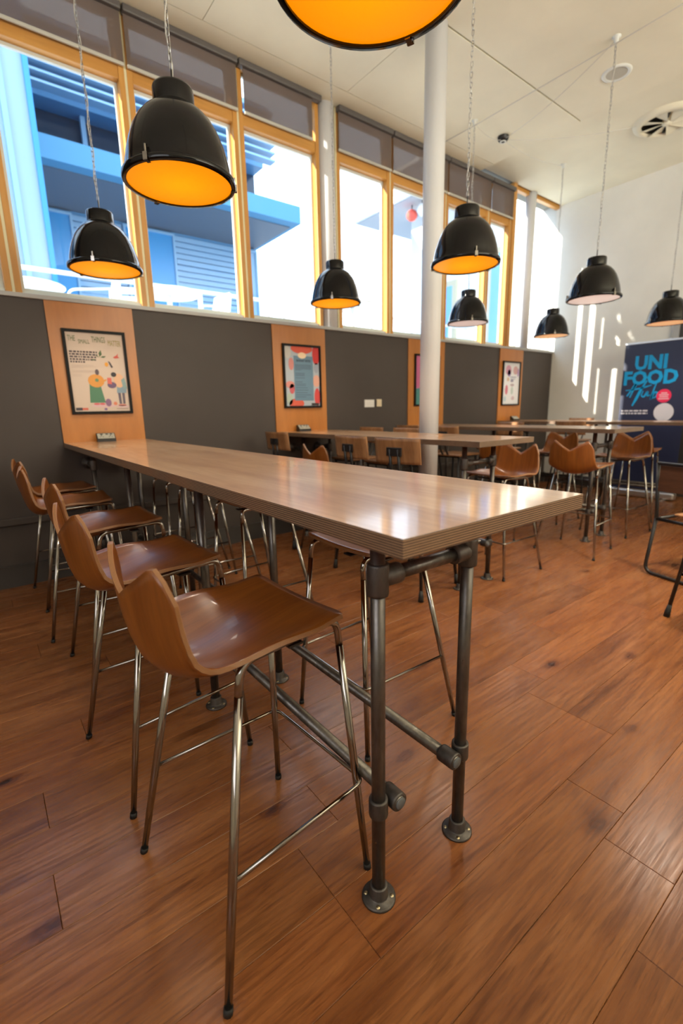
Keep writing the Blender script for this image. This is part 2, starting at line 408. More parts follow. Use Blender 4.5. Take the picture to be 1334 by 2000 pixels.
# dark doorway in the end wall, just past the banner
dr = struct(thing('door_1', 'dark door in the white end wall beside the banner', 'door', (XE, 1.40, 0))); del dr['category']
b = MB(); b.box(-.012, -.001, -.50, .50, .005, 2.40, bevel=.002); lf = b.build('door_leaf', M['skirting'], dr)
for y0, y1, z0, z1 in ((-.58, -.50, 0, 2.48), (.50, .58, 0, 2.48), (-.50, .50, 2.40, 2.48)):
    b = MB(); b.box(-.03, -.001, y0, y1, z0, z1); b.build('door_frame', M['sill'], dr)
b = MB(); b.tube([(-.05, .42, 1.0), (-.05, .42, 1.35)], .011, 10); b.box(-.055, -.012, .41, .43, 1.02, 1.035); b.box(-.055, -.012, .41, .43, 1.315, 1.33); b.build('door_handle', M['chrome'], lf)
# ------------------------------------------------------------------ windows
YF0, YF1 = 3.66, 3.755      # timber frame depth
ZT0, ZT1 = 3.675, 3.775    # transom
ZTOP = 4.15
bays = [(-1.06, -.165), (-.165, .745), (.745, 1.65), (1.65, 2.505), (2.70, 3.44), (3.44, 4.36), (4.36, 5.21), (5.21, 5.72)]
for i, (a, c) in enumerate(bays):
    w = struct(thing('window_%d' % (i+1), 'orange timber framed window bay', 'window')); del w['category']
    w['label'] = 'timber framed window bay over the grey wall'
    for x0, x1 in ((a+.009, a+.05), (c-.05, c-.009)):
        b = MB(); b.box(x0, x1, YF0, YF1, SILL, ZTOP, bevel=.003); b.build('jamb', M['timber'], w)
    b = MB(); b.box(a+.05, c-.05, YF0+.005, YF1-.005, ZT0, ZT1, bevel=.003); b.build('transom', M['timber_h'], w)
    b = MB(); b.box(a+.05, c-.05, YF0+.01, YF1, ZTOP-.05, ZTOP); b.build('head_rail', M['timber_h'], w)
    b = MB(); b.box(a+.05, c-.05, YF0+.02, YF1-.005, SILL, SILL+.03); b.build('bottom_rail', M['aluframe'], w)
    # opening light: pale sash around the pane
    for z0, z1, nm in ((SILL+.03, ZT0, 'sash'), (ZT1, ZTOP-.05, 'clerestory_sash')):
        x0, x1 = a+.05, c-.05; t = .022; b = MB()
        b.box(x0, x0+t, 3.725, 3.75, z0, z1); b.box(x1-t, x1, 3.725, 3.75, z0, z1)
        b.box(x0+t, x1-t, 3.725, 3.75, z0, z0+t); b.box(x0+t, x1-t, 3.725, 3.75, z1-t, z1)
        s_ = b.build(nm, M['aluframe'], w)
        b = MB(); b.box(x0+t, x1-t, 3.736, 3.740, z0+t, z1-t); b.build('pane', M['glass'], s_)
for i, x in enumerate([bb[0] for bb in bays]+[bays[-1][1]]):
    b = MB(); b.box(x-.009, x+.009, YF0+.004, YF1+.01, SILL, ZTOP); struct(b.build('trim_%d' % (i+3), M['strip']), 'pale cover strip between two timber window bays')
b = MB(); b.box(5.722, 5.80, YF0-.02, YF1+.02, SILL, ZTOP+.06, bevel=.004); struct(b.build('trim_20', M['timber']), 'broad timber end post of the window row')
# plain glazed corner bay beyond the end post
w = struct(obj('window_11', None), 'plain glazed corner bay beside the white end wall')
for x0, x1 in ((5.80, 6.155), (6.36, XE)):
    b = MB(); b.box(x0, x1, 3.736, 3.740, SILL, ZC2); b.build('pane', M['glass'], w)
b = MB(); b.box(6.32, 6.36, 3.70, 3.75, SILL, 3.15); b.build('mullion', M['aluframe'], w)
b = MB(); b.box(5.80, XE, 3.69, 3.75, ZC2-.04, ZC2+.02); b.build('head_rail', M['timber_h'], w)
b = MB(); b.box(5.80, XE, 3.70, 3.75, SILL, SILL+.03); b.build('bottom_rail', M['aluframe'], w)

# roller blinds, each half drawn over a clerestory
names = ['blind just left of the view', 'blind at the far left over the tower window',
         'blind behind the chain of the large black lamp', 'blind left of the pale wall column', 'blind right of the pale wall column', 'blind just left of the tall front column',
         'blind just right of the tall front column', 'narrow blind beside the end post']
for i, (a, c) in enumerate(bays):
    gap = .05 if i == 3 else .012
    t = thing('roller_blind', 'grey screen roller '+names[i], 'blind', ((a+c)/2, YF0-.03, ZT1-.028), 0, 'roller blinds over the clerestory')
    h = (c-a)/2
    b = MB(); b.box(-h+gap, h-gap-(.05 if i == 3 else 0), -.001, .001, .02, .36); b.build('fabric', M['blind'], t)
    b = MB(); b.box(-h+gap, h-gap-(.05 if i == 3 else 0), -.009, .009, .0, .022, bevel=.004); b.build('bottom_rail', M['blind_rail'], t)
    b = MB(); b.box(-h+.006, h-.006, -.035, .03, .335, .383, bevel=.008); b.build('cassette', M['blind_box'], t)

# columns
def column(x, y, r_, z0, z1, label):
    b = MB(); b.lathe([(r_, z0), (r_, z1)], 40, cap0=True, cap1=True); o = b.build('column', M['column'], None, (x, y, 0)); struct(o, label); return o
column(2.74, 2.41, .086, 0, ZC, 'round grey painted column standing beyond the second table')
column(2.603, 3.716, .096, SILL, ZC2, 'round pale column close to the window wall')
column(6.235, 3.70, .073, SILL, ZC2, 'slim post at the glazed corner')

# plywood wall panels and posters
PAN = [(0.0, .60), (1.86, 2.485), (3.715, 4.37), (5.57, 6.16)]
pl = ['first and nearest plywood wall panel, rising from the front table', 'second plywood wall panel, behind the dark wooden bar chairs', 'third plywood wall panel, half hidden by the tall column', 'fourth plywood wall panel, nearest the white end wall']
for (a, c), lb in zip(PAN, pl):
    b = MB(); b.box(-(c-a)/2, (c-a)/2, -.012, 0, -.036, SILL-.03-1.05, bevel=.0015)
    tag(b.build('wall_panel', M['panel_wood'], None, ((a+c)/2, YW, 1.05)), 'pale birch '+lb, 'panel', 'plywood wall panels')

def text(s_, size, x, z, m, par, y=0, font_off=0.0, align='LEFT', rot=0, shear=0, name='lettering', sx=1.0, fit=None):
    c = bpy.data.curves.new(name, 'FONT'); c.body = s_; c.size = size; c.align_x = align; c.extrude = .0004; c.offset = font_off; c.shear = shear
    c.resolution_u = 2; c.materials.append(m)
    tmp = bpy.data.objects.new('tmp', c); COL.objects.link(tmp); bpy.context.view_layer.update()
    me = bpy.data.meshes.new_from_object(tmp.evaluated_get(bpy.context.evaluated_depsgraph_get())); bpy.data.objects.remove(tmp); bpy.data.curves.remove(c)
    me.materials.clear(); me.materials.append(m)
    if fit: sx = fit/max(v.co.x for v in me.vertices)
    me.transform(Matrix.Translation((x, y, z)) @ Matrix.Rotation(rot, 4, 'Y') @ Matrix.Rotation(R(90), 4, 'X') @ Matrix.Diagonal((sx, 1, 1, 1)))
    return obj(name, me, par)
def shape(pts, y, m, par, name):
    b = MB(); b.poly([Vector((x, y, z)) for x, z in pts], th=(0, .0012, 0)); return b.build(name, m, par)
def ell(cx, cz, rx, rz, n=14, a0=0, a1=360):
    return [(cx+rx*math.cos(R(a0+(a1-a0)*k/(n if a1-a0 == 360 else n-1))), cz+rz*math.sin(R(a0+(a1-a0)*k/(n if a1-a0 == 360 else n-1)))) for k in range(n)]
def framed(x, z0, z1, wid, label, paper):
    t = thing('framed_poster', label, 'poster', (x, YW-.012, (z0+z1)/2), 0, 'framed posters on the plywood panels')
    h, k, f = wid/2, (z1-z0)/2, .02; b = MB()
    b.box(-h, -h+f, -.022, 0, -k, k); b.box(h-f, h, -.022, 0, -k, k); b.box(-h+f, h-f, -.022, 0, k-f, k); b.box(-h+f, h-f, -.022, 0, -k, -k+f)
    b.build('picture_frame', M['frame_black'], t)
    b = MB(); b.box(-h+f, h-f, -.008, -.002, -k+f, k-f); b.build('print', paper, t)
    return t, h-f, k-f
# 1: illustrated poster
t, h, k = framed(.302, 1.262, 1.884, .437, 'black framed illustrated poster on the nearest plywood panel', M['paper'])
G = flat((.13, .20, .09)); yb = -.0095
for s_, sz, x, z, rot in (('THE', .056, -.186, .228, .02), ('SMALL', .044, -.116, .210, -.03), ('THINGS', .062, -.024, .224, .0), ('MATTER', .060, .088, .206, .03)):
    text(s_, sz, x, z, flat((.11, .17, .07)) if s_ != 'MATTER' else flat((.30, .25, .06)), t, yb, .0, 'LEFT', rot, 0, 'lettering', 1, {'THE': .052, 'SMALL': .078, 'THINGS': .096, 'MATTER': .092}[s_])
for i, wd in enumerate((.185, .185, .18, .18, .10)):
    b = MB()
    x = -.185; rng = random.Random(i)
    while x < -.185+wd:
        l = rng.uniform(.008, .024); b.box(x, min(x+l, -.185+wd+.005), yb, yb+.001, .145-.0185*i, .157-.0185*i); x += l+.006
    b.build('printed_line', flat((.07, .05, .06)), t)
for i, (z, wd) in enumerate(((.052, .15), (.042, .165), (.032, .08), (.012, .16), (.002, .15), (-.020, .06), (-.030, .06))):
    b = MB(); b.box(-.180, -.180+wd, yb, yb+.001, z, z+.0045); b.build('printed_line', flat((.50, .40, .34)), t)
# two bent figures passing cups, with leaves and a bird above
shape([(-.075, -.085), (.0, -.085), (.025, -.225), (-.085, -.225)], yb, flat((.07, .19, .11)), t, 'printed_figure')
shape(ell(-.025, -.06, .058, .05), yb-.0004, flat((.62, .27, .05)), t, 'printed_figure')
shape(ell(-.012, .005, .014, .022), yb-.0008, flat((.10, .07, .08)), t, 'printed_figure')
shape([(.0, -.085), (.05, -.055), (.047, -.045), (-.005, -.07)], yb-.0012, flat((.62, .27, .05)), t, 'printed_figure')
shape(ell(-.02, -.055, .013, .013), yb-.0012, flat((.12, .22, .11)), t, 'printed_figure')
shape([(.125, -.06), (.19, -.07), (.185, -.15), (.115, -.15)], yb, flat((.20, .29, .36)), t, 'printed_figure')
shape(ell(.14, -.055, .038, .055), yb-.0004, flat((.66, .40, .25)), t, 'printed_figure')
shape([(.155, -.05), (.18, -.03), (.195, -.12), (.165, -.11)], yb-.0008, flat((.22, .33, .33)), t, 'printed_figure')
shape([(.122, -.15), (.142, -.15), (.144, -.235), (.126, -.235)], yb, flat((.11, .09, .12)), t, 'printed_figure')
shape([(.152, -.15), (.172, -.15), (.170, -.235), (.153, -.235)], yb, flat((.11, .09, .12)), t, 'printed_figure')
shape(ell(.085, -.09, .033, .024), yb-.0012, flat((.13, .08, .16)), t, 'printed_figure')
shape([(.055, -.035), (.085, -.035), (.085, -.085), (.055, -.08)], yb-.0016, flat((.60, .13, .10)), t, 'printed_cup')
shape(ell(.105, -.01, .02, .018), yb-.0012, flat((.03, .025, .03)), t, 'printed_figure')
shape([(.075, .09), (.088, .085), (.108, .045), (.095, .04)], yb-.0012, flat((.05, .04, .05)), t, 'printed_shape')
shape(ell(.062, .065, .013, .016), yb-.0012, flat((.66, .30, .03)), t, 'printed_shape')
for x0, z0, dx, dz in ((.02, .12, .012, .05), (.02, .115, -.035, .018), (.025, .115, .04, .012), (-.01, .10, -.03, -.008)):
    shape([(x0, z0), (x0+dx*.4-dz*.2, z0+dz*.5+dx*.1), (x0+dx, z0+dz), (x0+dx*.6+dz*.2, z0+dz*.4-dx*.15)], yb-.0012, flat((.07, .13, .05)), t, 'printed_leaf')
shape([(.115, .12), (.14, .135), (.155, .15), (.15, .13), (.162, .118), (.13, .112)], yb-.0012, flat((.55, .08, .06)), t, 'printed_bird')
for x0, z0, rx, rz, c_ in ((-.04, -.235, .022, .008, (.58, .12, .14)), (.0, -.235, .02, .008, (.58, .12, .14)), (.045, -.225, .022, .03, (.22, .12, .22)), (.095, -.232, .014, .014, (.62, .20, .12)), (.145, -.245, .032, .008, (.55, .2, .17)), (.01, -.25, .09, .012, (.60, .42, .44)), (.15, -.255, .05, .009, (.60, .42, .44)), (.02, -.275, .012, .009, (.2, .12, .28))):
    shape(ell(x0, z0, rx, rz), yb-.0003*(rx < .06), flat(c_), t, 'printed_shape')
b = MB(); b.box(-.19, -.145, yb, yb+.001, -.283, -.262); b.build('printed_block', flat((.05, .04, .05)), t)
b = MB(); b.box(-.145, -.105, yb, yb+.001, -.281, -.264); b.build('printed_block', flat((.55, .12, .08)), t)
b = MB(); b.box(.10, .185, yb, yb+.001, -.275, -.27); b.build('printed_line', flat((.3, .2, .2)), t)
# 2: blue panel poster with red fruit shapes
t, h, k = framed(2.186, 1.283, 1.90, .452, 'black framed red and blue poster on the second plywood panel', flat((.38, .44, .50)))
for x0, z0, rx, rz, c_ in ((0, .27, .13, .05, (.62, .09, .05)), (.17, .22, .045, .10, (.55, .03, .03)), (-.13, .12, .03, .06, (.55, .22, .20)), (-.15, -.08, .05, .035, (.62, .25, .22)), (-.13, -.12, .03, .05, (.50, .10, .12)),
                          (.17, -.04, .045, .06, (.66, .36, .28)), (.175, -.20, .035, .09, (.60, .06, .06)), (-.08, -.265, .09, .05, (.62, .10, .06)), (-.17, .23, .04, .06, (.50, .50, .48)), (-.16, -.22, .035, .06, (.38, .46, .40)), (.17, .09, .03, .05, (.30, .34, .42))):
    shape([(max(-h, min(h, p)), max(-k, min(k, q))) for p, q in ell(x0, z0, rx, rz, 18)], yb-.0002, flat(c_), t, 'printed_shape')
shape([(-.10, .20), (.13, .20), (.13, -.235), (-.10, -.235)], yb-.0012, flat((.12, .22, .31)), t, 'printed_panel')
shape(ell(0, .205, .05, .03, 16), yb-.0018, flat((.78, .62, .42)), t, 'printed_shape')
text('BUDGET BITES', .028, .015, .145, flat((.012, .015, .04)), t, yb-.0018, .0006, 'CENTER', 0, 0, 'lettering', .92)
for i, (z, wd) in enumerate(((.11, .19), (.098, .19), (.086, .19), (.074, .19), (.062, .07), (.03, .11), (.018, .11), (.006, .11), (-.015, .11), (-.055, .08), (-.075, .12), (-.09, .12), (-.112, .14), (-.135, .15), (-.16, .14), (-.182, .18), (-.202, .12))):
    b = MB(); b.box(-.085, -.085+wd, yb-.0018, yb-.001, z, z+.0055); b.build('printed_line', flat((.06, .10, .15)), t)
b = MB(); b.box(.10, .19, yb-.0018, yb-.001, -.285, -.262); b.build('printed_block', flat((.03, .02, .02)), t)
# 3: mostly behind the column
t, h, k = framed(4.04, 1.283, 1.90, .452, 'black framed pink and teal poster half hidden behind the tall column', flat((.50, .12, .26)))
shape([(-h, -k), (h, -k), (h, -.05), (-h, -.10)], yb, flat((.06, .22, .22)), t, 'printed_panel')
shape(ell(.05, .1, .10, .10), yb-.0005, flat((.62, .4, .12)), t, 'printed_shape')
# 4: pale floral poster
t, h, k = framed(5.865, 1.27, 1.90, .45, 'black framed pale floral poster on the plywood panel nearest the white wall', flat((.66, .68, .72)))
for x0, z0, rx, rz, c_ in ((-.08, .19, .07, .07, (.58, .30, .42)), (-.06, .15, .04, .05, (.20, .12, .36)), (.10, .19, .06, .06, (.55, .34, .36)), (.17, .16, .025, .06, (.40, .28, .52)), (-.11, -.09, .035, .07, (.52, .16, .22)), (-.08, .06, .03, .03, (.56, .40, .30)), (.02, .04, .04, .02, (.25, .25, .36)), (.03, -.02, .05, .02, (.40, .34, .38)), (.03, -.1, .03, .06, (.42, .52, .50)), (.06, -.21, .04, .03, (.52, .42, .48)), (-.14, -.22, .03, .04, (.42, .55, .62))):
    shape(ell(x0, z0, rx, rz), yb-.0003, flat(c_), t, 'printed_flower')
b = MB(); b.box(-.03, .12, yb-.001, yb, .085, .10); b.box(-.02, .10, yb-.001, yb, .06, .07); b.build('printed_line', flat((.25, .28, .38)), t)

# wall plates
for x, wd, z, m, lb in ((3.065, .145, 1.32, 'white_plastic', 'white double wall plate on the grey wall'), (3.215, .075, 1.325, 'cream_plastic', 'cream single wall plate right of the white one')):
    t = thing('wall_plate', lb, 'plate', (x+.03, YW, z), 0, 'wall plates between the second and third panels')
    b = MB(); b.box(-wd/2, wd/2, -.01, 0, -.042, .042, bevel=.003); b.build('cover', M[m], t)
    b = MB(); b.box(-wd*.2, wd*.2, -.013, -.008, -.018, .018, bevel=.002); b.build('rocker', M[m], t)

# ================================================================== TABLES
def flange_mb(x, y):
    b = MB(); b.lathe([(0.0, 0), (.0445, 0), (.0445, .005), (.041, .0075), (.0265, .0085), (.0245, .012), (.0235, .040), (.0215, .043), (.0172, .043)], 28, mtx=Matrix.Translation((x, y, 0)))
    for k in range(4):
        a = R(45+90*k); b.lathe([(0, .010), (.005, .0095), (.006, .0075)], 8, 1, Matrix.Translation((x+.034*math.cos(a), y+.034*math.sin(a), 0)))
    return b
def make_table(tw, tl, label):
    """high bench table; origin at the near left corner on the floor, running to the wall (+y)"""
    t = thing('high_table', label, 'table')
    b = MB(); b.box(0, tw, 0, tl, 1.014, 1.05, bevel=.0012); b.build('table_top', M['top'], t)
    lx = (.142, tw-.142); pr = .0172
    frames = [.219, 1.279, 2.39, tl-.22] if tl > 3 else [.219, 1.279, tl-.22]
    for fy in frames:
        for sx, x in zip((1, -1), lx):
            b = MB(); b.tube([(x, fy, .006), (x, fy, 1.013)], pr, 16); lg = b.build('leg', M['steel'], t)
            flange_mb(x, fy).build('floor_flange', [M['fitting'], M['screw']], lg)
            # top tee of the end frame, wall tee, and the crossover clamp that holds the long rail
            if fy in (frames[0], frames[-1]):
                b = MB(); b.lathe([(.0172, .848), (.0245, .848), (.0255, .853), (.0255, .918), (.0245, .923), (.0172, .923)], 20, mtx=Matrix.Translation((x, fy, 0)))
                mt = along((x, fy, .888), (x+sx, fy, .888) if fy == frames[0] else (x, fy+1, .888)); b.lathe([(.02, .0), (.0245, .018), (.0255, .058), (.0245, .063), (.0172, .063)], 20, mtx=mt)
                b.build('tee_fitting', M['fitting'], lg)
            zc = .283; b = MB()
            b.lathe([(.0175, zc-.024), (.0235, zc-.024), (.0245, zc-.02), (.0245, zc+.02), (.0235, zc+.024), (.0175, zc+.024)], 20, mtx=Matrix.Translation((x, fy, 0)))
            b.lathe([(.0175, -.026), (.0235, -.026), (.0245, -.022), (.0245, .022), (.0235, .026), (.0175, .026)], 20, mtx=Matrix.Translation((x+sx*.049, fy, zc)) @ Matrix.Rotation(R(90), 4, 'X'))
            b.build('crossover_clamp', M['fitting'], lg)
        if fy == frames[0]: b = MB(); b.tube([(lx[0]+.02, fy, .888), (lx[1]-.02, fy, .888)], pr, 16); b.build('cross_rail', M['steel'], t)
    for sx, x in zip((1, -1), lx):
        b = MB(); b.tube([(x+sx*.049, .19, .283), (x+sx*.049, tl-.16, .283)], pr, 16); rl = b.build('long_rail', M['steel'], t)
        b = MB(); b.lathe([(0, -.003), (.0135, -.003), (.016, -.001), (.016, .01)], 16, mtx=Matrix.Translation((x+sx*.049, .19, .283)) @ Matrix.Rotation(R(-90), 4, 'X')); b.build('end_plug', M['plug'], rl)
        # short pipe into a wall flange
        b = MB(); b.tube([(x, tl-.19, .888), (x, tl-.018, .888)], pr, 14); b.lathe([(0, 0), (.0445, 0), (.0445, .006), (.026, .009), (.0245, .04), (.0172, .042)], 24, mtx=along((x, tl-.014, .888), (x, tl-1, .888))); b.build('wall_bracket', M['fitting'], t)
    return t
T1 = make_table(.603, YW-.013, 'nearest long plywood bar table on galvanised pipe legs')
T2 = make_table(.603, YW-.013-1.235, 'second long plywood bar table, standing left of the tall grey column'); T2.location = (1.89, 1.235, 0)
T3 = make_table(.603, YW-.013-1.235, 'third long plywood bar table, with sunlit spots along its edge'); T3.location = (3.74, 1.235, 0)
T4 = make_table(.603, YW-.013-1.0, 'fourth long plywood bar table, nearest the dark banner'); T4.location = (5.58, 1.0, 0)
for t in (T1, T2, T3, T4): t['group'] = 'long plywood bar tables'

# desktop sockets at the wall end of the tables
def socket_box(x, y, label):
    t = thing('desktop_socket', label, 'socket', (x, y, 1.05), R(-4), 'desktop sockets')
    b = MB(); pr = [(-.035, 0), (.035, 0), (.035, .062), (.022, .064), (-.035, .018)]
    b.poly([Vector((-.066, y_, z_)) for y_, z_ in pr], th=(.132, 0, 0)); b.build('housing', M['black_plastic'], t)
    n = Vector((0, .057, .046)).normalized(); up_ = n; nor = Vector((0, -n.z, n.y))
    mt = Matrix.Translation(Vector((0, -.0065, .041))+nor*.0012) @ Matrix(((1, 0, 0, 0), (0, n.y, nor.y, 0), (0, n.z, nor.z, 0), (0, 0, 0, 1)))
    b = MB(); b.box(-.060, .060, -.029, .029, -.001, .0015, mtx=mt); fp = b.build('faceplate', M['faceplate'], t)
    b = MB()
    for cx in (-.032, .032):
        b.box(cx-.003, cx+.003, -.002, .009, .0014, .0024, mtx=mt); b.box(cx-.014, cx-.006, -.013, -.008, .0014, .0024, mtx=mt); b.box(cx+.006, cx+.014, -.013, -.008, .0014, .0024, mtx=mt)
    b.build('pin_hole', M['black_plastic'], fp)
    for cx in (-.03, .008, .038):
        b = MB(); b.box(cx-.009, cx+.009, .014, .024, .0014, .003, mtx=mt); b.build('switch', M['black_plastic'], fp)
socket_box(.283, 3.55, 'black desktop double socket on the nearest table, under the illustrated poster')
socket_box(2.14, 3.56, 'black desktop double socket on the second table, under the red and blue poster')
socket_box(5.86, 3.52, 'black desktop double socket on the fourth table, under the floral poster')

# ================================================================== STOOLS
def stool_shell():
    prof = [(.185, .764), (.172, .7655), (.12, .760), (.05, .745), (-.02, .728), (-.08, .713), (-.13, .704), (-.175, .703), (-.207, .716), (-.226, .742), (-.238, .78), (-.248, .83), (-.256, .885), (-.268, .975)]
    L = [0]
    for p, q in zip(prof, prof[1:]): L.append(L[-1]+math.hypot(q[0]-p[0], q[1]-p[1]))
    def at(s_):
        s_ = max(0, min(L[-1], s_))
        for i in range(len(L)-1):
            if s_ <= L[i+1]+1e-9:
                k = (s_-L[i])/(L[i+1]-L[i]); return prof[i][0]*(1-k)+prof[i+1][0]*k, prof[i][1]*(1-k)+prof[i+1][1]*k
    sb = L[6]                       # where the back begins to rise
    nu, nv = 22, 30; th = .0105
    def pos(u, v):
        a = abs(u)
        top = L[-1] - .080 + .076*min(1, a/.78)          # notch in the middle, tips near +-0.78
        if a > .78: top -= .075*((a-.78)/.22)**1.8
        s_ = top*v
        if v > .0: s_ = max(s_, 0)
        fr = .012*max(0, (a-.86)/.14)**2 if v < .1 else 0  # rounded front corners
        x, z = at(s_ + fr*(1-v/.1 if v < .1 else 0))
        k = max(0, min(1, (s_-sb*.55)/(L[-1]-sb*.55)))
        hw = .196 + .012*min(1, s_/(sb*.8)) - .046*max(0, (k-.2)/.8)**1.2
        y = u*hw
        wrap = .050*k**.6*abs(u)**1.7                            # back wraps forward at its sides
        dish = (.008+.052*math.sin(math.pi*min(1, max(0, (s_-.07)/.50)))**1.4) * u*u
        return Vector((x+wrap, y, z+dish))
    V = [[pos(-1+2*i/nu, j/nv) for j in range(nv+1)] for i in range(nu+1)]
    b = MB(); bm = b.bm
    def nrm(i, j):
        a = V[min(i+1, nu)][j]-V[max(i-1, 0)][j]; c = V[i][min(j+1, nv)]-V[i][max(j-1, 0)]
        return c.cross(a).normalized() if c.cross(a).length > 0 else Vector((0, 0, 1))
    A = [[bm.verts.new(V[i][j]) for j in range(nv+1)] for i in range(nu+1)]
    sgn = 1 if nrm(nu//2, 4).z > 0 else -1
    B = [[bm.verts.new(V[i][j]-nrm(i, j)*th*sgn) for j in range(nv+1)] for i in range(nu+1)]
    for i in range(nu):
        for j in range(nv):
            b.face([A[i][j], A[i+1][j], A[i+1][j+1], A[i][j+1]], 0, True); b.face([B[i][j], B[i][j+1], B[i+1][j+1], B[i+1][j]], 0, True)
    loop = [(i, 0) for i in range(nu)]+[(nu, j) for j in range(nv)]+[(i, nv) for i in range(nu, 0, -1)]+[(0, j) for j in range(nv, 0, -1)]
    for (i, j), (k, l) in zip(loop, loop[1:]+loop[:1]):
        f = b.face([A[i][j], A[k][l], B[k][l], B[i][j]], 1, False)
        if f:
            for lp in f.loops: lp[b.uv].uv = (0, 1.0 if lp.vert in (A[i][j], A[k][l]) else 0.0)
    return b
def make_stool(label, group):
    t = thing('veneer_stool', label, 'stool', (0, 0, 0), 0, group)
    stool_shell().build('seat_shell', [M['veneer'], M['ply_edge']], t)
    for s_ in (-1, 1):
        fT, rT = Vector((.185, s_*.158, .745)), Vector((-.092, s_*.166, .735))
        fF, rF = Vector((.225, s_*.222, 0)), Vector((-.225, s_*.255, 0))
        rail = bend([fF.lerp(fT, .90), fT, rT, rF.lerp(rT, .89)], .055, 8)
        b = MB(); b.tube(rail, .0095, 12); b.build('side_rail', M['chrome'], t)
        for T_, F_ in ((fT, fF), (rT, rF)):
            b = MB(); b.tube([F_+(T_-F_)*.006, F_.lerp(T_, .35), F_.lerp(T_, .905)], [.0088, .0105, .0097], 12); lg = b.build('leg', M['chrome'], t)
            b = MB(); b.tube([F_, F_+(T_-F_)*.022], .0108, 10); b.build('foot_cap', M['rubber'], lg)
    # U-shaped footrest
    def on(F_, T_, z): return Vector(F_).lerp(Vector(T_), z/Vector(T_).z)
    pts = [on((-.225, -.255, 0), (-.092, -.166, .735), .28)+Vector((0, -.004, 0)), on((.225, -.222, 0), (.185, -.158, .745), .278)+Vector((.016, -.012, 0)),
           on((.225, .222, 0), (.185, .158, .745), .278)+Vector((.016, .012, 0)), on((-.225, .255, 0), (-.092, .166, .735), .28)+Vector((0, .004, 0))]
    b = MB(); b.tube(bend(pts, .03, 6), .0055, 10); b.build('footrest', M['chrome'], t)
    b = MB(); b.box(-.01, .13, -.022, .022, .712, .717); b.box(.04, .08, -.16, .16, .716, .722); b.build('mounting_plate', M['blacksteel'], t)
    return t
g1 = 'veneer stools left of the nearest table'
st0 = make_stool('orange-brown veneer stool with notched back, nearest the viewer', g1); st0.location = (-.068, .505, 0); st0.rotation_euler = (0, 0, R(3.8))
for x, y, a, lb in ((-.098, 1.162, 4.5, 'veneer stool second from the viewer, left of the nearest table'), (-.058, 1.925, 1, 'veneer stool third from the viewer, left of the nearest table'),
                    (-.11, 2.66, -3, 'veneer stool fourth from the viewer, next to last before the grey wall'), (-.10, 3.26, 4, 'veneer stool fifth from the viewer, closest to the grey wall')):
    clone(st0, (x, y, 0), R(a), lb, g1)
g2 = 'veneer stools pushed under the right of the nearest table'
for x, y, a, lb in ((.665, .83, 180, 'veneer stool tucked under the nearest table behind its front pipe legs'), (.72, 1.90, 181, 'veneer stool tucked under the middle of the nearest table, right side'),
                    (.72, 2.55, 178, 'veneer stool tucked under the far half of the nearest table, right side'), (.74, 3.20, 180, 'veneer stool tucked under the nearest table at its wall end')):
    clone(st0, (x, y, 0), R(a), lb, g2)
g3 = 'veneer stools around the back tables'
for x, y, a, lb in ((1.96, 2.80, 2, 'veneer stool with notched back between the first and second bar chairs'), (2.615, 1.56, 180, 'veneer stool at the end of the second table, right of the column'),
                    (3.56, 1.40, 3, 'veneer stool with a bright sun patch on its back, at the third table'), (3.62, 2.15, 0, 'veneer stool behind the second table end, left of the third table'),
                    (4.48, 1.46, 178, 'sunlit veneer stool on the far side of the third table'), (4.50, 2.18, 182, 'veneer stool second along the far side of the third table'),
                    (5.30, 1.62, 8, 'veneer stool left of the fourth table, in front of the banner')):
    clone(st0, (x, y, 0), R(a), lb, g3)

